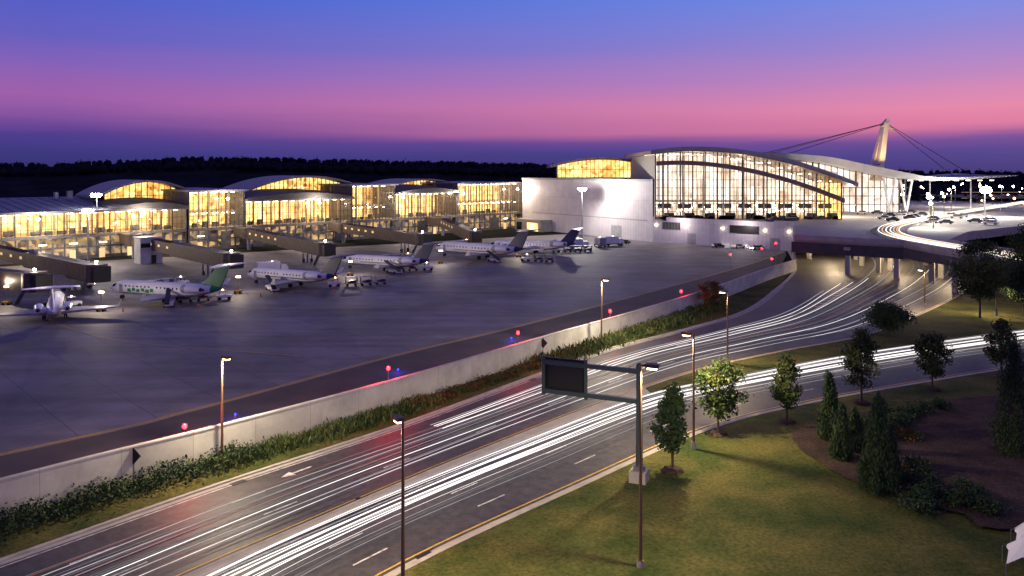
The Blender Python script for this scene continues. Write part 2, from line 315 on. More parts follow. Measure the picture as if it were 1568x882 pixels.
# ------------------------------------------------------------------ apron
mb=MB()
sh=catmull([(-110,10),(-46.5,71.2),(-34.2,84.8),(-16.7,109),(1.75,131),(30,167.7),(66.5,218),(88,252)])
back=np.array([(-260+i*(350)/(len(sh)-1),130+i*240/(len(sh)-1)) for i in range(len(sh))])
strip(mb,back,sh,0.03,'apron'); mb.build('apron_pavement')
mb=MB()
Wl=catmull([(-75,16),(-38.2,58.5),(-26.35,71.2),(-12.2,87.6),(5.1,110),(24.1,133.9),(60,185),(84,240)])
strip(mb,sh[:57],Wl[:57],0.045,'asphalt_b')
strip(mb,offs(sh,-0.5),offs(sh,-0.3),0.06,'yellow'); strip(mb,offs(sh,-0.9),offs(sh,-0.7),0.06,'yellow')
for (a,b) in(((-80,135),(-30,110)),((-70,152),(-10,150)),((-50,174),(10,170)),((-34,203),(25,196)),((-10,228),(40,215))):
    L=catmull([a,((a[0]+b[0])/2-4,(a[1]+b[1])/2-3),b],10); strip(mb,offs(L,-.12),offs(L,.12),0.06,'yellow')
mb.build('apron_marking')
mb=MB(); wallstrip(mb,W,0.35,0,2.9,'wallc'); wallstrip(mb,W,0.45,2.9,3.02,'wallc')
mb.build('concrete_wall')

# ------------------------------------------------------------------ foliage
def leafquads(cent,size,up=0.0):
    N=len(cent); a=rng.normal(size=(N,3)); a/=np.linalg.norm(a,axis=1)[:,None]
    b=rng.normal(size=(N,3))
    if up: a[:,2]=np.abs(a[:,2])+up; a/=np.linalg.norm(a,axis=1)[:,None]
    b-=a*(a*b).sum(1)[:,None]; b/=np.linalg.norm(b,axis=1)[:,None]
    s=size*rng.uniform(0.6,1.3,(N,1)); la=a*s*(1.6 if up else 1.0); lb=b*s*(0.35 if up else 0.6)
    return np.stack([cent-la,cent+lb,cent+la,cent-lb],1)
def tree(name,x,y,h,cr,kind='oval',z0=0.1,seed=0,density=1.0,leafs=('leafA','leafB')):
    r=np.random.default_rng(seed); mb=MB(); con=kind=='conifer'
    th=h*0.26 if not con else h*0.03
    ch=h-th
    mb.cyl((0,0,-0.3),(0,0,th),0.014*h+0.03,0.011*h+0.02,'bark',8)
    mb.cyl((0,0,th),(0.1,0.05,h*0.8),0.011*h+0.02,0.02,'bark',7)
    cen=[]; nclump=int((50 if not con else 170)*density)
    for i in range(nclump):
        u=r.uniform(0,1)
        if con: u=r.uniform()**1.3; rad=cr*((1-u)**0.8)*(0.55+0.5*r.uniform())*(0.75+0.25*min(1,u*6)); zz=th+u*ch*0.97
        elif kind=='oval': rad=cr*math.sin(math.pi*min(1,(u*0.93+0.07))**0.75)*r.uniform(0.35,1.12); zz=th+u*ch*0.96
        else: rad=cr*math.sqrt(max(0,1-(2*u-1)**2))*r.uniform(0.4,1.12); zz=th+0.05*ch+u*ch*0.9
        t=r.uniform(0,2*math.pi); cen.append((rad*math.cos(t),rad*math.sin(t),zz,rad))
    for c in cen[::5 if con else 3]:
        mb.cyl((0,0,max(th*0.8,c[2]-(0.1 if con else 0.22)*h)),(c[0]*0.85,c[1]*0.85,c[2]),0.005*h+0.01,0.01,'bark',5,caps=False)
    L1=[];L2=[]
    for i,c in enumerate(cen):
        sg=0.14*cr+0.11 if not con else 0.09*cr+0.05
        n=int((75 if not con else 36)*density); pts=r.normal(size=(n,3))*np.array([sg,sg,sg*(0.75 if not con else 1.7)])+np.array(c[:3])
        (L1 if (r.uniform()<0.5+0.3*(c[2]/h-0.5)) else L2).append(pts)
    sz=0.14+0.004*h if not con else .12
    for LL,mm in((L1,leafs[0]),(L2,leafs[1])):
        if LL: mb.quads(leafquads(np.vstack(LL),sz,0.9 if con else 0),mm)
    return mb.build(name,loc=(x,y,z0),rz=r.uniform(0,6))
def shrub(name,x,y,rx,h,seed,leafs=('leafA','leafB'),z0=0.1,n=14):
    r=np.random.default_rng(seed); mb=MB(); L=[[],[]]
    for i in range(n):
        t=r.uniform(0,6.28); q=math.sqrt(r.uniform())*rx*0.8; zz=h*(0.2+0.6*r.uniform()*(1-(q/rx)**2))
        c=(q*math.cos(t),q*math.sin(t),zz); mb.cyl((0,0,-0.2),c,0.03,0.01,'bark',4,caps=False)
        L[int(r.uniform()<0.5)].append(r.normal(size=(70,3))*np.array([rx*.22,rx*.22,h*.14])+np.array(c))
    for LL,mm in zip(L,leafs):
        if LL:
            a=np.vstack(LL); a[:,2]=np.maximum(a[:,2],0.03); mb.quads(leafquads(a,0.11),mm)
    return mb.build(name,loc=(x,y,z0),rz=r.uniform(0,6))
T=[(13.8,67.4,7.3,1.35,'oval'),(20.2,76.8,7.0,2.1,'round'),(28.2,80.4,6.9,1.2,'oval'),(38.8,87,8.1,1.75,'oval'),(49.5,92.3,6.5,1.7,'round'),(61.2,98,7.1,1.6,'oval')]
for i,(x,y,h,c,k) in enumerate(T):
    tree('street_tree',x,y,h,c,k,0.3,10+i,leafs=('leafA','leafB') if i!=0 else ('leafB','leafC'))
tree('street_tree',58.8,123,4.9,2.9,'round',0.1,31,1.3,('leafB','leafC'))
for i,(x,y,h,c) in enumerate([(82.4,138,13.3,4.0),(92,141,9,3),(100,150,15.5,4.8),(107,158,13,4.2),(97,137,10,3.2),(118,170,12,4.5)]): tree('broadleaf_tree',x,y,h,c,'round',0.1,40+i,1.7,('leafB','leafC') if i%2 else('leafA','leafB'))
for i,(x,y,h,c) in enumerate([(30.2,74.6,6.3,1.15),(29.3,69.6,4.6,1.0),(29.3,62.6,7.4,1.6),(45.6,71,9.8,2.2),(31.3,71.5,3.6,.9),(31,64.5,4.2,1.1),(30.9,75.9,5,1.0)]): tree('conifer_tree',x,y,h,c,'conifer',0.45,60+i,1.1,('leafC','leafB'))
for i,(px,py) in enumerate([(34,73),(36.5,76),(39,79),(41,81),(38,75),(31.5,60.5),(33,62),(34.5,60),(36,62.5),(32.5,66),(34.5,67),(43,83),(35,79),(30.5,59.3),(36,58.8),(39,81.5),(37.5,79.5),(33.5,64),(46,84)]):
    shrub('shrub',px,py,1.1+0.25*(i%3),0.9+0.2*(i%4),80+i,('leafB','leafR') if i in(0,1,4,9) else ('leafB','leafC'),0.45)
mb=MB(); base=lerpL(W[:64],AL[:64],0.32); base=resample(base,0.35)
def hedge(y0,y1,width,hgt,upv,m1,m2,per,size,off):
    c1=[];c2=[]
    Lp=[p for p in offs(base,off) if y0<=p[1]<y1]
    for p in Lp:
        hh=hgt*(0.75+0.35*math.sin(p[0]*1.7)+rng.uniform(-.15,.15))
        n=per; q=np.stack([rng.normal(0,width/2.6,n)+p[0],rng.normal(0,width/2.6,n)+p[1],np.abs(rng.uniform(0.05,1,n))**0.7*hh*0.8+0.1],1)
        (c1 if rng.uniform()<0.5 else c2).append(q)
    for c,m in((c1,m1),(c2,m2)):
        if c: mb.quads(leafquads(np.vstack(c),size,upv),m)
hedge(25,71,2.6,1.5,0,'leafB','leafC',100,0.14,0.2)
hedge(68,88,2.2,0.9,1.2,'leafA','leafB',70,0.2,0.4)
hedge(86,106,1.7,0.9,0,'leafB','leafR',60,0.14,0.6)
hedge(104,150,3.2,1.1,1.2,'leafA','leafB',55,0.24,0.8)
mb.build('hedge')
tree('small_tree',37.5,147,5.0,2.2,'round',0.1,91,1,('leafR','leafA'))

# distant forest
mb=MB(); xs=np.linspace(-1500,1700,500)
def ridge(x,d):
    px=784+1200*x/d
    y=np.interp(px,[-800,0,120,300,400,500,700,860,1100,1380,1568,2400],[250,250,247,240,241,243,246,252,258,260,262,259])
    return 26+(262-y)/1200*d
for (d,dh,sp) in((950,-13,4.2),(1020,-10,5.0),(1150,-6,6.0)):
    g=[ridge(x,d)+dh+0.8*math.sin(x*0.013)+0.6*math.sin(x*0.05) for x in xs]
    n=len(xs); vs=[(x,d-160,-0.5) for x in xs]+[(x,d,z) for x,z in zip(xs,g)]
    mb.add(vs,[(i,i+1,n+i+1,n+i) for i in range(n-1)],'forest')
    x=-1300
    while x<1500:
        z=np.interp(x,xs,g)-3; h=rng.uniform(7,10); r=rng.uniform(3,5); yy=d-rng.uniform(0,30)
        mb.sphere((x,yy,z+h*.45),r,'forest',6,4,h*.5/r)
        c=rng.normal(size=(12,3))*np.array([r*.5,r*.5,h*.2])+np.array([x,yy,z+h*0.65]); mb.quads(leafquads(c,1.3),'forest')
        x+=rng.uniform(0.4,1.0)*sp
mb.build('distant_forest')
mb=MB()
for i in range(420):
    x=rng.uniform(190,560); y=rng.uniform(420,640); h=rng.uniform(9,17); r=rng.uniform(2.5,4)
    c=rng.normal(size=(34,3))*np.array([r*.6,r*.6,h*.2])+np.array([x,y,h*0.6]); mb.quads(leafquads(c,1.5),'forest'); mb.cyl((x,y,0),(x,y,h*.6),.3,.2,'forest',5)
mb.build('background_trees')

# ------------------------------------------------------------------ terminal
term=empty('airport_terminal_building')
O=Vector((-142,218,0)); U=Vector((147,142,0)).normalized(); N=Vector((U.y,-U.x,0))
class Fr:
    def __init__(s,o,u,n): s.o,s.u,s.n=o,u,n
    def p(s,u,v,z): q=s.o+s.u*u+s.n*v; return (q.x,q.y,z)
def fbox(mb,F,u0,u1,v0,v1,z0,z1,m): mb.hexa([F.p(u0,v0,z0),F.p(u1,v0,z0),F.p(u1,v1,z0),F.p(u0,v1,z0),F.p(u0,v0,z1),F.p(u1,v0,z1),F.p(u1,v1,z1),F.p(u0,v1,z1)],m)
def fq(mb,F,pts,m): mb.add([F.p(*p) for p in pts],[tuple(range(len(pts)))],m)
F=Fr(O,U,N)
conc=MB()
def bay(u0,u1,top,tall,FL=7.4):
    d=15
    fq(conc,F,[(u0,-3,0),(u1,-3,0),(u1,-3,FL-1),(u0,-3,FL-1)],'dim')
    fbox(conc,F,u0,u1,-d,0.3,FL-1,FL-0.1,'baseblk')
    u=u0+0.2
    while u<u1:
        fbox(conc,F,u,u+0.35,-0.4,0.15,0,FL-1,'baseblk'); u+=3.1
    fbox(conc,F,u0,u1,-0.2,0.1,0,1.0,'baseblk'); fbox(conc,F,u0,u1,-0.1,0.12,3.3,3.8,'baseblk')
    u=u0+3
    while u<u1-6:
        if rng.uniform()<0.45: fbox(conc,F,u,u+rng.uniform(3,6),-0.3,0.35,0,rng.uniform(3,6.3),'baseblk')
        elif rng.uniform()<0.5: fbox(conc,F,u,u+1.6,0.1,0.2,0.1,2.8,'ceil' if rng.uniform()<.15 else 'warmglow'); fbox(conc,F,u,u+2,0.3,0.5,4.6,4.8,'ceil')
        u+=8
    fq(conc,F,[(u0,-d,FL),(u1,-d,FL),(u1,-d,top-0.8),(u0,-d,top-0.8)],'warm')
    fq(conc,F,[(u0,-d,FL-.05),(u1,-d,FL-.05),(u1,0,FL-.05),(u0,0,FL-.05)],'warmslab')
    fq(conc,F,[(u0,-d,top-0.75),(u1,-d,top-0.75),(u1,0,top-0.75),(u0,0,top-0.75)],'warmglow')
    fbox(conc,F,u0,u0+0.3,-d,0.1,0,top-0.6,'baseblk'); fbox(conc,F,u1-0.3,u1,-d,0.1,0,top-0.6,'baseblk')
    fq(conc,F,[(u0,0,FL),(u1,0,FL),(u1,0,top-0.6),(u0,0,top-0.6)],'glass')
    u=u0; k=0
    while u<u1:
        fbox(conc,F,u,u+(0.12 if k%4 else 0.36),-0.15,0.12,FL-0.1,top-0.6,'mull'); u+=1.55; k+=1
    z=FL+1.7
    while z<top-1.4: fbox(conc,F,u0,u1,-0.08,0.08,z,z+0.1,'mull'); z+=2.1
    u=u0+2.5
    while u<u1-1:
        p=F.p(u,-6,0); conc.cyl((p[0],p[1],FL),(p[0],p[1],top-0.8),0.35,0.35,'warmslab',8)
        for v in(-2.5,-7,-11):
            fbox(conc,F,u-0.9,u+0.6,v-.25,v+.25,top-1.05,top-0.9,'ceil')
            if tall: fbox(conc,F,u-0.4,u+0.4,v-.2,v+.2,FL+4.3,FL+4.5,'ceil')
        if rng.uniform()<0.7: fbox(conc,F,u,u+rng.uniform(1,3),-3.5,-2.6,FL,FL+rng.uniform(0.9,2.0),'baseblk')
        u+=3.4
    if tall: fbox(conc,F,u0,u1,-d,-6,FL+4.6,FL+5.1,'warmslab')
bays=[(-90,51,14.4,0),(51.6,70.7,19.8,1),(70.8,113,16.2,0),(113.1,133,21,1),(133.1,165,17.5,0),(165.1,203.5,21,1)]
for (a,b,t_,tall) in bays:
    bay(a,b,t_,tall)
    if tall:
        fbox(conc,F,a-0.8,b+0.8,-42,1.4,t_-0.6,t_,'roofdark'); fbox(conc,F,a,b,-42,-15.2,0,t_-0.7,'baseblk')
    else:
        bk=t_+2.6
        conc.hexa([F.p(a,-42,bk-.3),F.p(b,-42,bk-.3),F.p(b,2.2,t_-0.6),F.p(a,2.2,t_-0.6),F.p(a,-42,bk+.3),F.p(b,-42,bk+.3),F.p(b,2.2,t_),F.p(a,2.2,t_)],'roofdark')
        u=a
        while u<b-.2:
            conc.hexa([F.p(u,-42,bk+.3),F.p(u+.12,-42,bk+.3),F.p(u+.12,2.2,t_),F.p(u,2.2,t_),F.p(u,-42,bk+.45),F.p(u+.12,-42,bk+.45),F.p(u+.12,2.2,t_+.12),F.p(u,2.2,t_+.12)],'roofdark'); u+=3.0
def vault(mb,F,u0,u1,v0,v1,zend,zpk,zglass,m='roofbrown',over=2.5,gm='warm',thick=0.7):
    n=20; zs=lambda s: zend+(zpk-zend)*(1-(2*s-1)**2)
    us=[u0-over+(u1-u0+2*over)*i/n for i in range(n+1)]; Z=[zs(i/n) for i in range(n+1)]
    for i in range(n):
        mb.hexa([F.p(us[i],v1-1.5,Z[i]-thick),F.p(us[i+1],v1-1.5,Z[i+1]-thick),F.p(us[i+1],v0+2.2,Z[i+1]-thick),F.p(us[i],v0+2.2,Z[i]-thick),
                 F.p(us[i],v1-1.5,Z[i]),F.p(us[i+1],v1-1.5,Z[i+1]),F.p(us[i+1],v0+2.2,Z[i+1]),F.p(us[i],v0+2.2,Z[i])],m)
    k=max(6,int((u1-u0)/1.8))
    zz=lambda u: zs((u-(u0-over))/(u1-u0+2*over))-thick
    for i in range(k):
        a=u0+(u1-u0)*i/k; b=u0+(u1-u0)*(i+1)/k
        fq(mb,F,[(a,v0-5,zglass),(b,v0-5,zglass),(b,v0-5,zz(b)),(a,v0-5,zz(a))],gm)
        fq(mb,F,[(a,v0,zglass),(b,v0,zglass),(b,v0,zz(b)),(a,v0,zz(a))],'glass')
        fbox(mb,F,a-.1,a+.1,v0-.1,v0+.12,zglass,zz(a),'mull')
    fbox(mb,F,u0,u1,v0-.1,v0+.14,(zglass+zend)/2+.8,(zglass+zend)/2+.95,'mull')
    fbox(mb,F,u0,u1,v0-6,v0,zglass-.3,zglass,'warmslab')
    fbox(mb,F,u0-.3,u0,v0-6,v0,zglass-2,zz(u0),'baseblk'); fbox(mb,F,u1,u1+.3,v0-6,v0,zglass-2,zz(u1),'baseblk')
def lowvault(mb,F,u0,u1,zf,zr):
    n=14
    for i in range(n):
        s0,s1=i/n,(i+1)/n; h0=zr*(1-(2*s0-1)**2); h1=zr*(1-(2*s1-1)**2); a=u0+(u1-u0)*s0; b=u0+(u1-u0)*s1
        mb.hexa([F.p(a,-17,zf+h0*.6+1.4),F.p(b,-17,zf+h1*.6+1.4),F.p(b,2.6,zf+.1),F.p(a,2.6,zf+.1),F.p(a,-17,zf+h0*.6+2.0),F.p(b,-17,zf+h1*.6+2.0),F.p(b,2.6,zf+h1+.25),F.p(a,2.6,zf+h0+.25)],'girder')
lowvault(conc,F,28,51,14.4,1.6); lowvault(conc,F,71.5,112.5,16.2,1.9); lowvault(conc,F,134,164.5,17.5,1.3)
vault(conc,F,31.5,58,-17,-38,18.0,23.0,16.0,'roofvault')
vault(conc,F,82,127,-18,-38,19.2,24.2,17.6,'roofvault')
vault(conc,F,146,179,-20,-38,19.8,22.6,19.0,'roofvault')
for i in range(26):
    u=rng.uniform(-60,200); v=rng.uniform(-36,-24); fbox(conc,F,u,u+rng.uniform(1,3),v,v+2,17,19.0+rng.uniform(0,.6)+(2.2 if u>160 else 0),'grey')
conc.build('concourse',term)
blk=MB()
blk.prism([(4.7,355),(51.6,287),(51.6,345),(30,400)],0,22.5,'panel','roofdark')
Fb=Fr(Vector((4.7,355,0)),Vector((46.9,-68,0)).normalized(),Vector((-68,-46.9,0)).normalized())
fbox(blk,Fb,-0.3,82.9,-0.5,0.35,22.2,23.0,'grey')
for u in(6,60): fbox(blk,Fb,u,u+6,0,0.08,0.1,5,'grey')
fbox(blk,Fb,8,80,0.05,0.15,7.6,7.9,'grey')
fbox(blk,Fb,3,22,0.1,6,0,5,'conc'); fbox(blk,Fb,4,8,6,6.06,.2,3.6,'window'); fbox(blk,Fb,12,20,6,6.06,.2,3.6,'warm')
Fy=Fr(Vector((18,345,0)),Vector((1,0,0)),Vector((0,-1,0)))
vault(blk,Fy,2,42,0,-40,28.5,32.0,23.2,'roofbrown',3,'warm',1.0)
blk.build('hangar_block',term)
pl=MB()
pl.prism([(40.5,303),(51.7,286.9),(90.9,253),(123,285),(123,300),(60,300)],0,8.5,'panel','conc')
Fp=Fr(Vector((51.7,286.9,0)),Vector((39.2,-33.9,0)).normalized(),Vector((-33.9,-39.2,0)).normalized())
fbox(pl,Fp,-0.2,52,0.0,0.25,8.2,9.3,'panel')
for a,b in((4,11),(30,40)): fbox(pl,Fp,a,b,0.02,0.3,5.0,7.6,'dark')
for a in(14,44): fbox(pl,Fp,a,a+3,0.02,0.15,0.1,4,'grey')
for i in range(12): fbox(pl,Fp,4+i*.6,4.1+i*.6,0.3,0.35,5.0,7.6,'grey')
for a in(1,13,27,42,50): fbox(pl,Fp,a,a+.8,.3,.6,6.2,6.5,'ceil')
pl.build('plinth',term)
for a in(12,36): q=Fp.p(a,4,8.0); light('wall_light','POINT',q,1500,(1,.85,.8),term,.4)
hall=MB(); D0=285
ox=[49.3,60.4,74.6,88.7,102.9,114.7,123.0]; oz=[33.1,34.5,34.0,32.1,28.8,25.1,21.5]
ix_=[52.9,65.1,79.3,93.5,107.6,118.7,121]; iz=[28.8,28.8,27.4,24.6,19.9,15.9,15.0]
def sm(x,X,Z):
    c=np.polyfit(X,Z,3); return float(np.polyval(c,x))
X=np.linspace(49.3,123,41)
for i in range(40):
    a,b=X[i],X[i+1]; za,zb=sm(a,ox,oz),sm(b,ox,oz)
    hall.hexa([(a,278.5,za-1.3),(b,278.5,zb-1.3),(b,345,zb-1.3),(a,345,za-1.3),(a,278.5,za),(b,278.5,zb),(b,345,zb),(a,345,za)],'roofbrown')
    hall.hexa([(a,278.2,za-1.0),(b,278.2,zb-1.0),(b,278.45,zb-1.0),(a,278.45,za-1.0),(a,278.2,za+.25),(b,278.2,zb+.25),(b,278.45,zb+.25),(a,278.45,za+.25)],'grey')
Xi=np.linspace(52.2,120,37)
for i in range(36):
    a,b=Xi[i],Xi[i+1]; za,zb=sm(a,ix_,iz),sm(b,ix_,iz)
    hall.hexa([(a,282.4,za-.8),(b,282.4,zb-.8),(b,284.7,zb-.8),(a,284.7,za-.8),(a,282.4,za+.8),(b,282.4,zb+.8),(b,284.7,zb+.8),(a,284.7,za+.8)],'roofbrown')
XX=np.linspace(52.2,119.8,46)
for i,x in enumerate(XX):
    zt=sm(x,ox,oz)-1.35; wd=0.42 if i%3==0 else 0.14
    hall.box((x,D0,(8.5+zt)/2),(wd,0.35,zt-8.5),'mull')
    if i<len(XX)-1:
        x2=XX[i+1]; zt2=sm(x2,ox,oz)-1.35
        hall.add([(x,D0,8.6),(x2,D0,8.6),(x2,D0,zt2),(x,D0,zt)],[(0,1,2,3)],'glass')
        hall.add([(x,D0+24,8.6),(x2,D0+24,8.6),(x2,D0+24,zt2),(x,D0+24,zt)],[(0,1,2,3)],'cool')
for k,z in enumerate(np.arange(11.2,33,2.9)):
    xe=119.8
    while sm(xe,ox,oz)-1.6<z and xe>53: xe-=0.5
    hall.box(((52.2+xe)/2,D0,z),(xe-52.2,0.25,0.16),'mull')
hall.box((86,D0+12,8.55),(67.4,23.5,0.2),'warmslab')
hall.box((86,D0+18,14.5),(67.0,10,0.5),'warmslab')
hall.add([(52.1,D0,8.5),(52.1,D0+60,8.5),(52.1,D0+60,32),(52.1,D0,32)],[(0,1,2,3)],'conc')
hall.add([(119.9,D0,8.5),(119.9,D0+60,8.5),(119.9,D0+60,21.5),(119.9,D0,21.5)],[(0,1,2,3)],'warm')
for x in np.arange(56,118,7.5):
    for yy in (D0+6,D0+15):
        zt=sm(x,ox,oz)-1.4
        hall.cyl((x,yy,8.6),(x,yy,zt),0.35,0.35,'white',8)
        for dx in (-2,2): hall.box((x+dx,yy,zt-0.8),(0.8,0.5,0.15),'ceil')
    hall.box((x+2,D0+4,9.6),(3.5,1.0,2.0),'dark')
    hall.box((x+1,D0+8,12.9),(5,.4,1.6),'baseblk')
for i in range(90):
    x=rng.uniform(53.5,118.5); hall.box((x,D0+rng.uniform(8,20),rng.uniform(10,14)),(0.5,0.5,0.35),'ceil')
for i in range(50):
    x=rng.uniform(54,118); hall.box((x,D0-1.3,9.0),(1.6,1.2,rng.uniform(.6,2.2)),'dark')
hall.build('ticketing_hall',term)
for x,z in((68,26),(86,26),(104,20)): light('hall_light','POINT',(x,D0+10,z),3500,(1,.82,.6),term,1.0)
can=MB()
cx=[104,128,144.6,161,169.4,183,207]; cz=[33.8,32.0,28.75,25.4,23.9,23.4,24.3]
uz=[31.6,29.6,26.0,22.9,22.2,22.3,23.9]
Xc=catmull(list(zip(cx,cz)),6); Xu=catmull(list(zip(cx,uz)),6)
for i in range(len(Xc)-1):
    (a,za),(b,zb)=Xc[i],Xc[i+1]; ua,ub=Xu[i][1],Xu[i+1][1]
    can.hexa([(a,322,ua),(b,322,ub),(b,366,ub+1),(a,366,ua+1),(a,320,za),(b,320,zb),(b,368,zb),(a,368,za)],'rooflight')
xs2=np.arange(124,168,2.6)
for x in xs2:
    zt=float(np.interp(x,Xu[:,0],Xu[:,1])); can.box((x,330,(8.5+zt)/2),(0.22 if int(x)%3 else .6,0.3,zt-8.5),'mull')
for a,b in zip(xs2[:-1],xs2[1:]):
    za,zb=np.interp([a,b],Xu[:,0],Xu[:,1]); can.add([(a,336,8.6),(b,336,8.6),(b,336,zb),(a,336,za)],[(0,1,2,3)],'cool'); can.add([(a,330,8.6),(b,330,8.6),(b,330,zb),(a,330,za)],[(0,1,2,3)],'glass')
for z in(12,15.5,19): can.box((145,329.9,z),(44,0.2,0.3),'mull')
for x in(157,164):
    zt=float(np.interp(x,Xu[:,0],Xu[:,1])); can.beam((x,326,8.5),(x-2.5,326,zt),.7,.7,'white'); can.beam((x,326,8.5),(x+2.5,326,zt),.7,.7,'white')
for x in np.arange(170,206,5): can.box((x,335,22.0),(1.6,.6,.15),'ceil')
for x in (184,202): can.cyl((x,345,8.5),(x,345,22.4),.35,.25,'white',10)
for dy in(-2.2,2.2): can.beam((154.5,334+dy*1.6,22),(159,334+dy*.3,46.5),2.6,3.1,'cream',1.7,1.8)
can.beam((158.4,334,44.5),(160.2,334,48),3.0,2.8,'cream',1.8,1.4)
can.box((157.3,334,38),(1.6,3,1.4),'cream'); can.beam((159,334,46),(163.5,334,43),.7,.7,'cream')
for e_ in((100,300,33),(106,330,33.4),(118,345,32.5)): can.cyl((159.3,334,46.5),e_,0.13,0.13,'dark',5)
for e_ in((196,334,24.2),(186,330,23.8)): can.cyl((159.3,334,46.5),e_,0.13,0.13,'dark',5)
can.box((150.5,322,28.6),(.8,.6,.5),'dark'); can.box((163,322,26.2),(.8,.6,.5),'dark')
can.build('roof_canopy_and_mast',term)
light('added_mast_uplight','SPOT',(150.5,321,29.5),15000,(1,.66,.32),term,.3,R(70),(157,334,40))  # spot added to warm the mast colour
light('canopy_light','POINT',(176,318,17),9000,(1,.92,.8),term,.6)
light('canopy_light','POINT',(128,300,16),9000,(1,.9,.75),term,.6)

# ------------------------------------------------------------------ viaduct
br=empty('road_bridge')
mb=MB()
main=[(73.8,204),(94,188),(106,190),(125,215),(170,250),(300,330),(300,460),(124,460),(123,285),(90.9,253)]
mb.prism(main,7.0,8.5,'conc','conc')
ramp_=[(94,188),(94,176),(95,162),(108,165),(106,176),(106,190)]
mb.prism(ramp_,7.003,8.496,'conc','conc')
mb.hexa([(95,162,7.0),(104,138,4.5),(118,142,4.5),(108,165,7.0),(95,162,8.49),(104,138,6.0),(118,142,6.0),(108,165,8.49)],'conc')
Lr=catmull([(290,440),(235,378),(180,318),(127,255),(109,227),(101,204),(99.5,184),(101,164)],8)
strip(mb,offs(Lr,-5),offs(Lr,5),8.52,'asphalt')
for q in(-5,5): wallstrip(mb,offs(Lr,q)[:50],.3,8.5,8.66,'kerb')
def edge(a,b,z0,z1,t,m): mb.beam((a[0],a[1],(z0+z1)/2),(b[0],b[1],(z0+z1)/2),t,z1-z0,m)
edge((73.0,204.4),(94.1,187.6),4.9,7.6,0.7,'girder'); edge((73.4,203.6),(93.9,187.2),8.2,9.5,0.35,'conc')
edge((94,188),(94,176),5.2,7.6,0.7,'girder'); edge((94,176),(95,162),5.6,7.6,0.7,'girder')
edge((93.8,188),(93.8,176),8.3,9.4,0.3,'conc'); edge((93.8,176),(94.8,162),8.3,9.4,0.3,'conc')
edge((106,190),(106,176),8.3,9.4,0.3,'conc');edge((106,176),(108,165),8.3,9.4,0.3,'conc')
edge((106,190),(125,215),8.3,9.4,0.3,'conc'); edge((125,215),(170,250),8.3,9.4,.3,'conc')
edge((73.6,204.2),(90.8,253),0,9.4,0.6,'wallc')
for i,(x,y) in enumerate([(93,189.5),(84,196),(104,190),(93.5,200),(99,205),(96,215),(106,225),(114,216),(95,168),(107,170),(101,230),(110,240),(88,232),(118,232),(97,181)]):
    mb.box((x,y,3.5),(1.1,1.1,7.0),'conc',R(-38)); mb.box((x,y,6.6),(1.6,1.6,0.8),'conc',R(-38))
mb.box((102,262,3.5),(60,1,6.9),'conc',R(-38))
for i in range(22):
    x=rng.uniform(84,128); y=rng.uniform(262,284)
    if y>265+abs(x-92)*.6: mb.box((x,y,9.0),(rng.uniform(1.5,4),1.2,rng.uniform(.7,1.4)),'baseblk')
mb.build('bridge_deck_and_piers',br)
for i,(x,y) in enumerate([(86,208),(98,198),(92,225),(108,222),(102,182)]):
    m_=MB(); m_.box((x,y,6.75),(1.2,.5,.2),'lampo'); m_.build('underpass_lamp',br); light('underpass_light','POINT',(x,y,6.3),3800,(1,0.76,0.48),br,0.3)

# ------------------------------------------------------------------ light of traffic on the lanes
def trailmat(name,col,s):
    m=mat(name,(0,0,0),0.5,emit=col,estr=s); M[name]=m; MK.append(name); return name
TW=[trailmat('traffic_light_white',(1,0.95,0.92),1.5),trailmat('traffic_light_soft',(0.95,0.9,0.97),0.5),trailmat('traffic_light_dim',(0.8,0.77,0.83),0.22)]
TR=trailmat('traffic_light_red',(1,0.28,0.15),0.3); TO=trailmat('traffic_light_amber',(1,0.62,0.3),0.9)
mb=MB()
def trail(A,B,f,i0,i1,wd,m,z=0.6):
    L=lerpL(A,B,f)[i0:i1]
    jit=np.array([0.12*math.sin(k*0.35+f*40) for k in range(len(L))])
    t=np.gradient(L,axis=0); t/=np.linalg.norm(t,axis=1)[:,None]; nn=np.stack([t[:,1],-t[:,0]],1); C_=L+nn*jit[:,None]
    a=C_-nn*wd/2;b=C_+nn*wd/2; n=len(L)
    mb.add([(p[0],p[1],z) for p in a]+[(p[0],p[1],z) for p in b],[(i,n+i,n+i+1,i+1) for i in range(n-1)],m)
    mb.add([(p[0],p[1],z-wd*0.3) for p in C_]+[(p[0],p[1],z+wd*0.3) for p in C_],[(i,i+1,n+i+1,n+i) for i in range(n-1)],m)
r=random.Random(3)
for f in [0.08,0.10,0.12,0.14,0.17,0.20,0.235,0.25,0.27,0.285,0.31,0.34,0.37,0.40,0.42]:
    trail(BL,BR,f,0,73,r.choice([.05,.08,.14]),r.choice([TW[0],TW[0],TW[1]]),r.uniform(.5,.9))
for f in [0.50,0.55,0.60]: trail(BL,BR,f,0,73,.05,r.choice([TW[1],TW[2]]),.6)
for f in [0.40,0.46,0.52,0.56,0.60,0.66,0.69,0.71,0.74,0.78,0.81,0.84,0.88,0.92]:
    trail(AL,AR,f,0,90,r.choice([.04,.06,.1]),r.choice([TW[0],TW[1],TW[2]]),r.uniform(.5,.9))
for f in [0.43,0.63]: trail(AL,AR,f,0,78,.06,TR,.8)
for f,e_ in((0.33,66),(0.37,69),(0.42,70),(0.48,72)): trail(AL,AR,f,24,e_,.12,TW[0] if f>.35 else TW[1],.7)
mb.build('traffic_light_trails')
mb=MB()
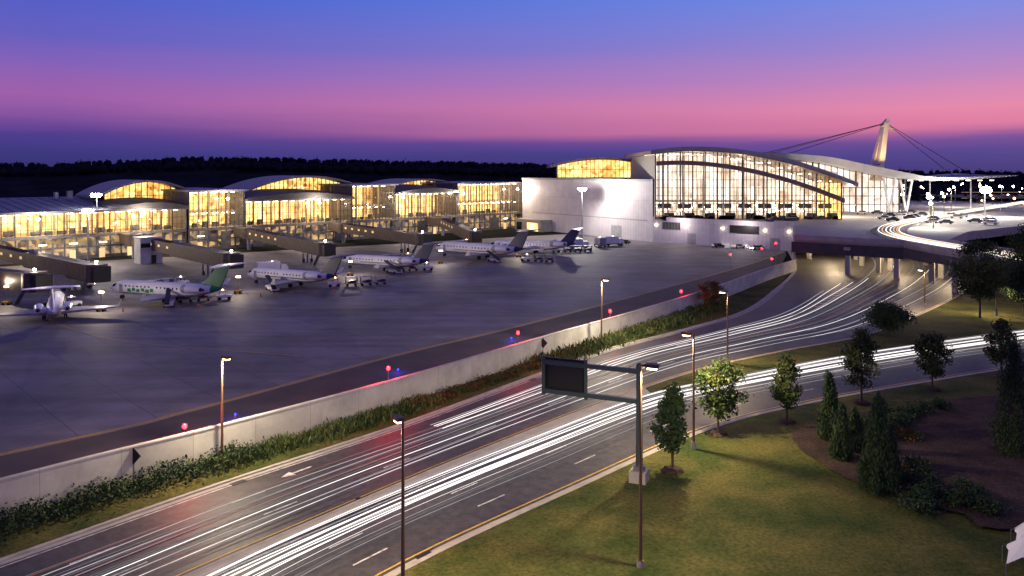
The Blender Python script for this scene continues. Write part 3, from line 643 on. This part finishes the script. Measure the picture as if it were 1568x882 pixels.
for k,(o_,m_) in enumerate(((-2.8,TW[0]),(-2.2,TO),(-1.4,TO),(-.5,TW[0]),(0.6,TW[0]),(1.6,TO),(2.6,TW[0]))):
    L=offs(catmull([(290,440),(235,378),(180,318),(127,255),(109,227),(101,204),(99.5,184),(101,166),(110,141)],8),o_)
    zz=[9.1 if p[1]>165 else 9.1-(165-p[1])*0.1 for p in L]
    A_=offs(L,-.16);B_=offs(L,.16);n=len(L)
    mb.add([(p[0],p[1],z) for p,z in zip(A_,zz)]+[(p[0],p[1],z) for p,z in zip(B_,zz)],[(i,n+i,n+i+1,i+1) for i in range(n-1)],m_)
    mb.add([(p[0],p[1],z-.12) for p,z in zip(L,zz)]+[(p[0],p[1],z+.12) for p,z in zip(L,zz)],[(i,i+1,n+i+1,n+i) for i in range(n-1)],m_)
mb.build('traffic_light_trails')

# ------------------------------------------------------------------ street lamps
def lamp(x,y,h,ang,warm=True,power=2200,lit=True,z0=0.1,name='street_lamp',col=None,spot=168,bulb=.55):
    e_=empty(name,(x,y,z0)); mb=MB(); ca,sa=math.cos(ang),math.sin(ang)
    mb.cyl((0,0,0),(0,0,0.7),0.28,0.24,'conc',12); mb.cyl((0,0,0.7),(0,0,h),0.13,0.08,'bronze',10)
    mb.box((0,0,0.75),(0.4,0.4,0.06),'bronze')
    mb.beam((0,0,h-.05),(ca*.5,sa*.5,h),.08,.1,'bronze'); mb.box((ca*.75,sa*.75,h),(0.85,0.5,0.24),'bronze',ang)
    mb.box((ca*.75,sa*.75,h-.17),(0.6,0.4,0.12),'lampo' if warm else 'lampw',ang)
    if not warm: mb.sphere((ca*.75,sa*.75,h-.3),bulb,'lampw',10,6)
    mb.build('pole_and_luminaire',e_)
    if lit: light('lamp_light','SPOT',(x+ca*.75,y+sa*.75,z0+h-.4 if warm else z0+h-1.0),power,col or ((1,0.72,0.42) if warm else (1,.9,.75)),e_,0.15,R(spot),(x+ca*.75,y+sa*.75,0),0.3)
lamp(-25.9,70,9.4,R(-40),power=8500,col=(1,.82,.55)); lamp(-6.75,48.5,10.4,R(120),power=6500,spot=174); lamp(13.3,116.4,9.9,R(-40),power=9000,col=(1,.88,.62))
lamp(29.1,105.8,9.6,R(140),power=7000,spot=174); lamp(16.9,72.9,10.7,R(140),power=11500,spot=174,col=(1,.78,.46)); lamp(8.3,50.6,13.4,R(-20),power=7000,col=(1,.83,.5))
lamp(86.5,140,6,R(140),power=3500); lamp(79,150,7,R(140),power=5000)
for (x,y,h) in((140,262,9),(160,300,9),(128,238,8),(185,330,10),(215,380,10),(250,400,10),(150,280,9),(172,312,9)): lamp(x,y,h,R(140),False,12000,True,8.5,bulb=.5)
def mast(x,y,h,z0,power,name='floodlight_mast',bulb=.45):
    e_=empty(name,(x,y,z0)); mb=MB(); mb.cyl((0,0,0),(0,0,h),.3,.16,'steel',10); mb.box((0,0,h),(3.4,.25,.25),'steel')
    for k in(-1.4,-.5,.5,1.4):
        mb.box((k,-.25,h-.1),(.7,.3,.6),'dark'); mb.box((k,-.42,h-.12),(.55,.05,.45),'lampw')
    for k in(-.9,0,.9): mb.sphere((k,-.75,h-.3),bulb,'lampw',10,6)
    mb.build('mast_and_floodlights',e_); light('flood_light','POINT',(x,y-2.2,z0+h),power,(1,.93,.82),e_,.4)
mast(27,302,19.3,0,32000,bulb=.6); mast(181,300,10.5,8.5,40000,bulb=1.2)
mast(-125,236,19,0,6000,bulb=.6); mast(-120,222,15,0,5000,bulb=.5)
for i,(u,z) in enumerate(((-20,12.5),(8,12.5),(36,12.5),(63,17),(97,14.5),(134,16),(165,16.5),(197,18))):
    p=F.p(u,3.5,z); e_=empty('facade_floodlight',(p[0],p[1],p[2])); mb=MB(); q=F.p(u,1.0,z)
    mb.beam((q[0]-p[0],q[1]-p[1],.1),(0,0,.1),.12,.12,'dark'); mb.box((0,0,0),(.8,.5,.35),'dark',R(44)); mb.box((N.x*.28,N.y*.28,-.05),(.7,.06,.3),'lampw',R(44)); mb.sphere((N.x*.6,N.y*.6,-.1),.42,'lampw',8,5); mb.build('fixture',e_)
    light('flood_light','POINT',(p[0]+N.x*1.8,p[1]+N.y*1.8,p[2]-.3),9500,(1,.82,.6),e_,.3)

# ------------------------------------------------------------------ sign gantry
mb=MB(); b0=Vector((10.6,65.3,0.1)); tip=Vector((2.75,68.75,0.1)); dr=(tip-b0).normalized()
mb.box((10.6,65.3,0.5),(1.4,1.4,1.2),'conc',R(-24)); mb.cyl((10.6,65.3,1.1),(10.6,65.3,1.5),.5,.5,'steel',14)
mb.cyl(b0+Vector((0,0,1.4)),b0+Vector((0,0,9.6)),.30,.24,'signblue',14); mb.sphere((10.6,65.3,9.75),.27,'signblue')
mb.beam(b0+Vector((0,0,9.2)),tip+Vector((0,0,9.2)),.36,.36,'signblue'); mb.beam(b0+Vector((0,0,6.7)),tip+Vector((0,0,6.7)),.36,.36,'signblue')
s0=tip; s1=tip-dr*3.9
for q in(s0,s1): mb.beam(q+Vector((0,0,6.3)),q+Vector((0,0,9.7)),.28,.28,'signblue')
nn=Vector((-dr.y,dr.x,0))
mb.beam(s0+nn*-.35+Vector((0,0,8.0)),s1+nn*-.35+Vector((0,0,8.0)),.12,3.1,'dark')
mb.beam(s0+nn*-.5+Vector((0,0,6.4)),s1+nn*-.5+Vector((0,0,6.4)),.3,.1,'signblue')
mb.build('overhead_road_sign')
for (x,y) in((-31.6,65.5),(4.3,108.5)):
    mb=MB(); mb.cyl((0,0,0),(0,0,2.6),.05,.05,'steel',8); h=.62
    mb.add([(0,-.06,2.1-h*1.15),(h,-.06,2.1),(0,-.06,2.1+h*1.15),(-h,-.06,2.1),(0,-.1,2.1-h*1.15),(h,-.1,2.1),(0,-.1,2.1+h*1.15),(-h,-.1,2.1)],[(0,1,2,3),(7,6,5,4),(0,4,5,1),(1,5,6,2),(2,6,7,3),(3,7,4,0)],'dark')
    mb.build('diamond_traffic_sign',loc=(x,y,0.1))
for (x,y,z,pw) in((-29.0,69.4,3.3,1300),(-13.6,86.2,4.2,1600),(0.8,105,4.2,1000),(15.4,123,3.9,600),(31.2,144.5,3.7,500),(50.5,181,6.6,250),(62.5,196,6.5,120),(66,199,3.6,60),(69,205,7.0,20)):
    e_=empty('red_warning_light',(x,y,0)); mb=MB(); mb.cyl((0,0,0),(0,0,z-.2),.06,.05,'steel',8); mb.cyl((0,0,z-.25),(0,0,z-.1),.16,.16,'dark',10)
    mb.sphere((0,0,z+.1),.2 if y<110 else .22,'red',12,8,1.15); mb.build('lamp_post',e_); light('red_light','POINT',(x,y,z+.6),pw,(1,.03,.05),e_,.2)
for (x,y) in((-29.1,82.4),(-14.7,101),(-.1,120)):
    e_=empty('taxiway_edge_light',(x,y,0)); mb=MB(); mb.cyl((0,0,0),(0,0,.3),.05,.05,'orange',8); mb.sphere((0,0,.42),.11,'blue',10,6); mb.build('lamp',e_); light('blue_light','POINT',(x,y,.8),120,(.06,.06,1),e_,.15)

# ------------------------------------------------------------------ aircraft
def jet(x,y,head,sc,tail,stripe=None):
    mb=MB()
    S_=[(13.5,.05,1.9),(13.2,.38,1.93),(12.4,.82,2.05),(11.2,1.15,2.2),(9.8,1.33,2.3),(7,1.38,2.35),(-5,1.38,2.35),(-8,1.15,2.55),(-11,.7,2.9),(-13,.25,3.15),(-13.5,.08,3.2)]
    n=20; vs=[]
    for sx_,r_,z_ in S_:
        for i in range(n): t=2*math.pi*i/n; vs.append((sx_,r_*math.cos(t),z_+r_*math.sin(t)))
    for k in range(len(S_)-1):
        for i in range(n):
            ang=(i+.5)/n*360; m_='white'
            if k==2 and 25<ang<155: m_='window'
            if 215<ang<325 and 3<k<9: m_='grey'
            if k>=8: m_=tail
            mb.add([vs[k*n+i],vs[k*n+(i+1)%n],vs[(k+1)*n+(i+1)%n],vs[(k+1)*n+i]],[(0,3,2,1)],m_,True)
    def surf(a,b,c,d,t0,t1,m_,ax=2):
        o0=[0,0,0];o0[ax]=t0/2;o1=[0,0,0];o1[ax]=t1/2; q=[]
        for sg in(-1,1):
            for p,o_ in((a,o0),(b,o0),(c,o1),(d,o1)): q.append((p[0]+sg*o_[0],p[1]+sg*o_[1],p[2]+sg*o_[2]))
        mb.hexa(q,m_)
    for s in(-1,1):
        surf((2.2,s*1.0,1.35),(-3.6,s*1.0,1.35),(-5.6,s*10.4,2.0),(-4.1,s*10.4,2.0),.5,.14,'grey')
        surf((-4.3,s*10.4,2.0),(-5.6,s*10.4,2.0),(-6.2,s*10.9,3.3),(-5.5,s*10.9,3.3),.1,.06,'white',1)
        mb.cyl((-6.2,s*2.25,3.05),(-7.2,s*2.25,3.05),.72,.82,'grey',14,False); mb.cyl((-7.2,s*2.25,3.05),(-10.2,s*2.25,3.05),.82,.5,'white',14); mb.cyl((-6.35,s*2.25,3.05),(-6.4,s*2.25,3.05),.66,.66,'dark',14); mb.cyl((-10.2,s*2.25,3.05),(-10.9,s*2.25,3.05),.35,.2,'dark',10)
        mb.box((-8.3,s*1.45,3.0),(2.4,1.0,.3),'white')
        surf((-12.3,s*.1,7.4),(-14.9,s*.1,7.4),(-15.2,s*4.3,7.45),(-14.0,s*4.3,7.45),.24,.1,tail if tail!='tailg' else 'white')
        for i in range(15):
            if i!=7: mb.box((8.4-i*.95,s*1.34,2.75),(.26,.1,.3),'window')
        mb.box((9.6,s*1.30,2.2),(.8,.1,1.6),'grey')
        mb.cyl((-1.5,s*1.7,1.3),(-1.5,s*1.7,.5),.09,.09,'steel',8)
        for d_ in(-.17,.17): mb.cyl((-1.5,s*1.7+d_-.1,.48),(-1.5,s*1.7+d_+.1,.48),.46,.46,'tire',14)
        if stripe=='tailg':
            for i in range(6): mb.box((7.5-i*1.1,s*1.35,2.0+.18*(i%2)),(.75,.12,.6),stripe,.0)
        elif stripe: mb.box((0,s*1.37,2.05),(13,.06,.16),stripe)
    surf((-8.6,0,3.3),(-12.9,0,3.3),(-15.0,0,7.5),(-12.4,0,7.5),.42,.2,tail,1)
    mb.cyl((10.6,0,1.4),(10.6,0,.4),.08,.08,'steel',8)
    for d_ in(-.2,.2): mb.cyl((10.6,d_-.08,.36),(10.6,d_+.08,.36),.35,.35,'tire',12)
    mb.sphere((-2,0,1.55),1.0,'white',12,6,.5)
    return mb.build('regional_jet_airplane',loc=(x,y,.04),rz=head,sc=sc)
jet(-81,139,R(118),.95,'white'); jet(-69,156,R(160),1.05,'tailg','tailg'); jet(-50,177,R(152),1.0,'tailb','tailb')
jet(-33.5,205,R(155),1.02,'tailb','tailb'); jet(-10,232,R(145),1.22,'tailb','tailr'); jet(6,248,R(168),1.05,'tailb')
def jbridge(u,x1,y1,mt):
    a=Vector(F.p(u,0.5,5.6)); c=Vector(F.p(u,9,5.4)); b=Vector((x1,y1,4.6)); mb=MB()
    mb.beam(a,c,3.0,3.0,mt); mb.cyl((c.x,c.y,3.7),(c.x,c.y,7.2),2.3,2.3,mt,16); mb.cyl((c.x,c.y,0),(c.x,c.y,3.7),.6,.6,'grey',12)
    d=(b-c); m_=c+d*.52; mb.beam(c,m_,2.8,3.0,mt); mb.beam(m_-d*.04,b,3.2,3.5,mt)
    mb.cyl((b.x,b.y,2.9),(b.x,b.y,6.6),2.2,2.2,mt,16); dn=d.normalized(); mb.beam(b,b+dn*3,3.4,3.2,'dark')
    q=c+d*.8; mb.box((q.x,q.y,1.6),(.4,.4,3.2),'steel')
    sd=dn.cross(Vector((0,0,1)))
    for s in(-1,1): mb.cyl(q+sd*s*1.2+Vector((0,0,.55-q.z))-sd*.2,q+sd*s*1.2+Vector((0,0,.55-q.z))+sd*.2,.55,.55,'tire',12); mb.beam(q+sd*s*1.3+Vector((0,0,.6-q.z)),q+sd*s*1.3,.3,.3,'steel')
    k=0.0
    while k<1:
        p_=c+d*k; w_=3.0 if k<.5 else 3.4; mb.beam(p_-Vector((0,0,1.6)),p_+Vector((0,0,1.8)),w_,.1,mt); k+=.035
    for s in(-1,1):
        for k in np.linspace(.08,.45,5): p_=c+d*k+sd*s*1.44+Vector((0,0,.3)); mb.beam(p_-dn*.6,p_+dn*.6,.06,.6,'warmglow')
    p_=b+sd*1.8; mb.beam(p_+Vector((0,0,-1)),Vector((p_.x-3*dn.x,p_.y-3*dn.y,.2)),.9,.12,'steel')
    for k in(0,.5): p_=c+d*k+Vector((0,0,1.9)); mb.box((p_.x,p_.y,p_.z+.2),(1.5,1.2,.8),'grey')
    mb.sphere((b.x,b.y,7.0),.26,'lampw'); mb.build('jet_bridge')
jbridge(-6,-87,164,'jbr'); jbridge(-38,-92,151,'jbr'); jbridge(32,-67,187,'jbr'); jbridge(68,-51,214,'jbr'); jbridge(104,-28,245,'jbr'); jbridge(150,-12,255,'jbr')
mb=MB(); mb.box((0,0,3.6),(6,5,7.2),'rooflight',R(44)); mb.box((0,0,7.3),(6.4,5.4,.25),'grey',R(44))
for k in range(4): mb.box((1.9-k*.9,-1.9-k*.4,3.6),(.12,.12,7.0),'grey',R(44))
mb.box((2.3,-1.6,1.2),(1.2,.3,2.4),'dark',R(44)); mb.box((.6,-3.0,5.2),(2.5,.2,1.2),'window',R(44)); mb.build('stair_tower',loc=(-103,222,0))
for (x,y) in((-98,152),(-76,145),(-58,166),(-40,194),(-20,220),(2,236)):  # carts and lamps added to brighten the parked jets
    e_=empty('apron_fill_light',(x,y,0)); mb=MB(); mb.box((0,0,.5),(1.4,.8,.6),'yellow'); mb.cyl((0,0,.8),(0,0,3.6),.05,.05,'steel',6); mb.box((0,0,3.6),(.9,.2,.3),'lampo')
    for s in(-.5,.5): mb.cyl((s,-.45,.25),(s,.45,.25),.25,.25,'tire',8)
    mb.build('fill_light_cart',e_); light('fill_light','POINT',(x,y,4.6),2000,(1,.82,.58),e_,.2)

# ------------------------------------------------------------------ ground vehicles
def wheels(mb,xs_,w_,r_):
    for x in xs_:
        for s in(-1,1): mb.cyl((x,s*w_-.1,r_),(x,s*w_+.1,r_),r_,r_,'tire',12)
def profile(mb,pts,w_,m_):
    n=len(pts); vs=[(x,-w_,z) for x,z in pts]+[(x,w_,z) for x,z in pts]
    mb.add(vs,[(i,(i+1)%n,n+(i+1)%n,n+i) for i in range(n)]+[tuple(range(n-1,-1,-1)),tuple(range(n,2*n))],m_)
def car(x,y,rz,m_,z0=.04,name='parked_car'):
    mb=MB(); profile(mb,[(-2.2,.35),(2.2,.35),(2.25,.75),(1.3,.95),(-2.1,1.0),(-2.25,.7)],.88,m_)
    profile(mb,[(-1.8,.98),(1.2,.95),(.55,1.45),(-1.2,1.48)],.76,'window'); profile(mb,[(-1.15,1.46),(.5,1.44),(.45,1.5),(-1.1,1.53)],.74,m_)
    wheels(mb,(-1.4,1.4),.82,.33)
    for s in(-.6,.6): mb.box((2.25,s,.65),(.06,.3,.16),'lampw'); mb.box((-2.25,s,.75),(.06,.3,.14),'tailr')
    mb.build(name,loc=(x,y,z0),rz=rz)
def tug(x,y,rz,carts=2):
    mb=MB(); profile(mb,[(-1.4,.4),(1.4,.4),(1.4,1.0),(.3,1.1),(-1.4,1.0)],.75,'white'); mb.box((-.3,0,1.9),(1.3,1.4,.1),'white')
    for a in(-.85,.25):
        for s in(-.6,.6): mb.box((a,s,1.45),(.08,.08,.9),'dark')
    wheels(mb,(-.9,.9),.7,.35); mb.sphere((-.3,0,2.05),.14,'lampo'); mb.build('baggage_tug',loc=(x,y,.04),rz=rz)
    for k in range(carts):
        mb=MB(); mb.box((0,0,.6),(2.6,1.5,.15),'grey'); mb.box((0,0,2.0),(2.6,1.5,.1),'grey'); mb.box((-1.25,0,1.3),(.08,1.5,1.4),'grey'); mb.box((1.25,0,1.3),(.08,1.5,1.4),'grey')
        mb.box((-.4,.1,.95),(1.2,1.0,.6),'card'); mb.box((.5,-.1,.85),(.6,.9,.45),'tailr'); mb.beam((1.3,0,.5),(2.1,0,.45),.08,.08,'dark'); wheels(mb,(-.9,.9),.65,.25)
        d_=3.3*(k+1)+.6; mb.build('baggage_cart',loc=(x-math.cos(rz)*d_,y-math.sin(rz)*d_,.04),rz=rz)
def truck(x,y,rz,bm='white'):
    mb=MB(); mb.box((0,0,.75),(7.4,2.0,.3),'dark'); profile(mb,[(2.0,.8),(3.8,.8),(3.8,1.6),(3.3,2.5),(2.0,2.5)],1.1,'white'); profile(mb,[(3.32,1.65),(3.83,1.62),(3.36,2.4),(3.28,2.4)],.95,'window')
    mb.box((-1.2,0,2.15),(5.6,2.3,2.5),bm); wheels(mb,(-2.2,2.8),1.0,.48); mb.box((0,0,3.43),(.3,.3,.15),'lampo')
    for s in(-.8,.8): mb.box((3.83,s,1.05),(.06,.35,.22),'lampw')
    mb.build('service_truck',loc=(x,y,.04),rz=rz)
def loader(x,y,rz):
    mb=MB(); mb.box((0,0,.7),(5.5,1.7,.6),'white'); mb.beam((-3.4,.3,.9),(3.6,.3,2.9),.9,.25,'dark'); mb.box((1.2,-.5,1.3),(1,.7,.8),'grey'); wheels(mb,(-1.8,1.8),.85,.38); mb.build('belt_loader',loc=(x,y,.04),rz=rz)
tug(-58,158,R(20),2); tug(-40,176,R(200),3); tug(-22,205,R(10),2); tug(4,226,R(160),2); tug(-84,150,R(40),1); tug(14,250,R(190),3); tug(-75,178,R(60),2); tug(-30,228,R(30),2)
loader(-52,170,R(120)); loader(-30,199,R(130)); loader(-66,151,R(110)); loader(-5,224,R(120))
truck(22,262,R(10)); truck(30,268,R(100),'grey'); truck(35,272,R(20)); truck(-60,196,R(40)); truck(-15,258,R(60)); truck(-96,172,R(40),'grey')
car(76,263,R(20),'carw'); car(70,266,R(20),'card'); car(81,259,R(200),'carw'); car(40,280,R(140),'card')
for i in range(22): car(130+rng.uniform(0,42),256+i*3.4,R(rng.uniform(85,95)+50),['carw','card'][i%2],8.55)
for i,(x,y) in enumerate([(-72,145),(-60,150),(-52,162),(-38,168),(-24,196),(-12,214),(-88,132),(-44,186)]):
    mb=MB(); mb.cyl((0,0,0),(0,0,.06),.25,.25,'orange',4); mb.cyl((0,0,.06),(0,0,.75),.17,.03,'orange',10); mb.cyl((0,0,.35),(0,0,.5),.115,.075,'white',10); mb.build('traffic_cone',loc=(x,y,.05))

# ------------------------------------------------------------------ right background
mb=MB()
for k in range(3):
    mb.box((350,470,4+3.4*k),(180,60,.5),'baseblk'); mb.box((350,439.8,4.9+3.4*k),(180,.3,1.1),'baseblk'); mb.box((350,455,6.9+3.4*k),(178,.3,.15),'garage')
for x in range(262,440,9): mb.box((x,440.5,6.5),(.7,.7,13),'baseblk')
mb.build('parking_garage')
mb=MB()
for i in range(110):
    x=rng.uniform(150,420); y=rng.uniform(360,700); h=rng.uniform(9,18); mb.cyl((x,y,0),(x,y,h),.1,.08,'dark',5); mb.sphere((x,y,h+.2),rng.uniform(.3,.7),'lampw' if i%3 else 'lampo',8,5)
mb.build('distant_street_lights')
mb=MB(); pk=[(0,0,2.6),(2.6,1.6,2.9)]
for (cx_,cy_,cz_) in pk:
    n=16; vs=[(cx_,cy_,cz_)]
    for i in range(n):
        t=2*math.pi*i/n; r_=1.9 if i%4==0 else 1.25; z_=1.0 if i%4==0 else 1.55; vs.append((cx_+r_*math.cos(t),cy_+r_*math.sin(t),z_))
    mb.add(vs,[(0,1+i,1+(i+1)%n) for i in range(n)],'white'); mb.cyl((cx_,cy_,-.2),(cx_,cy_,cz_+.2),.06,.05,'steel',8)
    for i in range(0,n,4): t=2*math.pi*i/n; mb.cyl((cx_+1.9*math.cos(t),cy_+1.9*math.sin(t),-.2),(cx_+1.9*math.cos(t),cy_+1.9*math.sin(t),1.05),.04,.04,'steel',6)
mb.build('white_fabric_canopy',loc=(33.0,50.0,.2),rz=.3)
scene.view_settings.view_transform='Standard'; scene.view_settings.look='None'; scene.view_settings.exposure=0
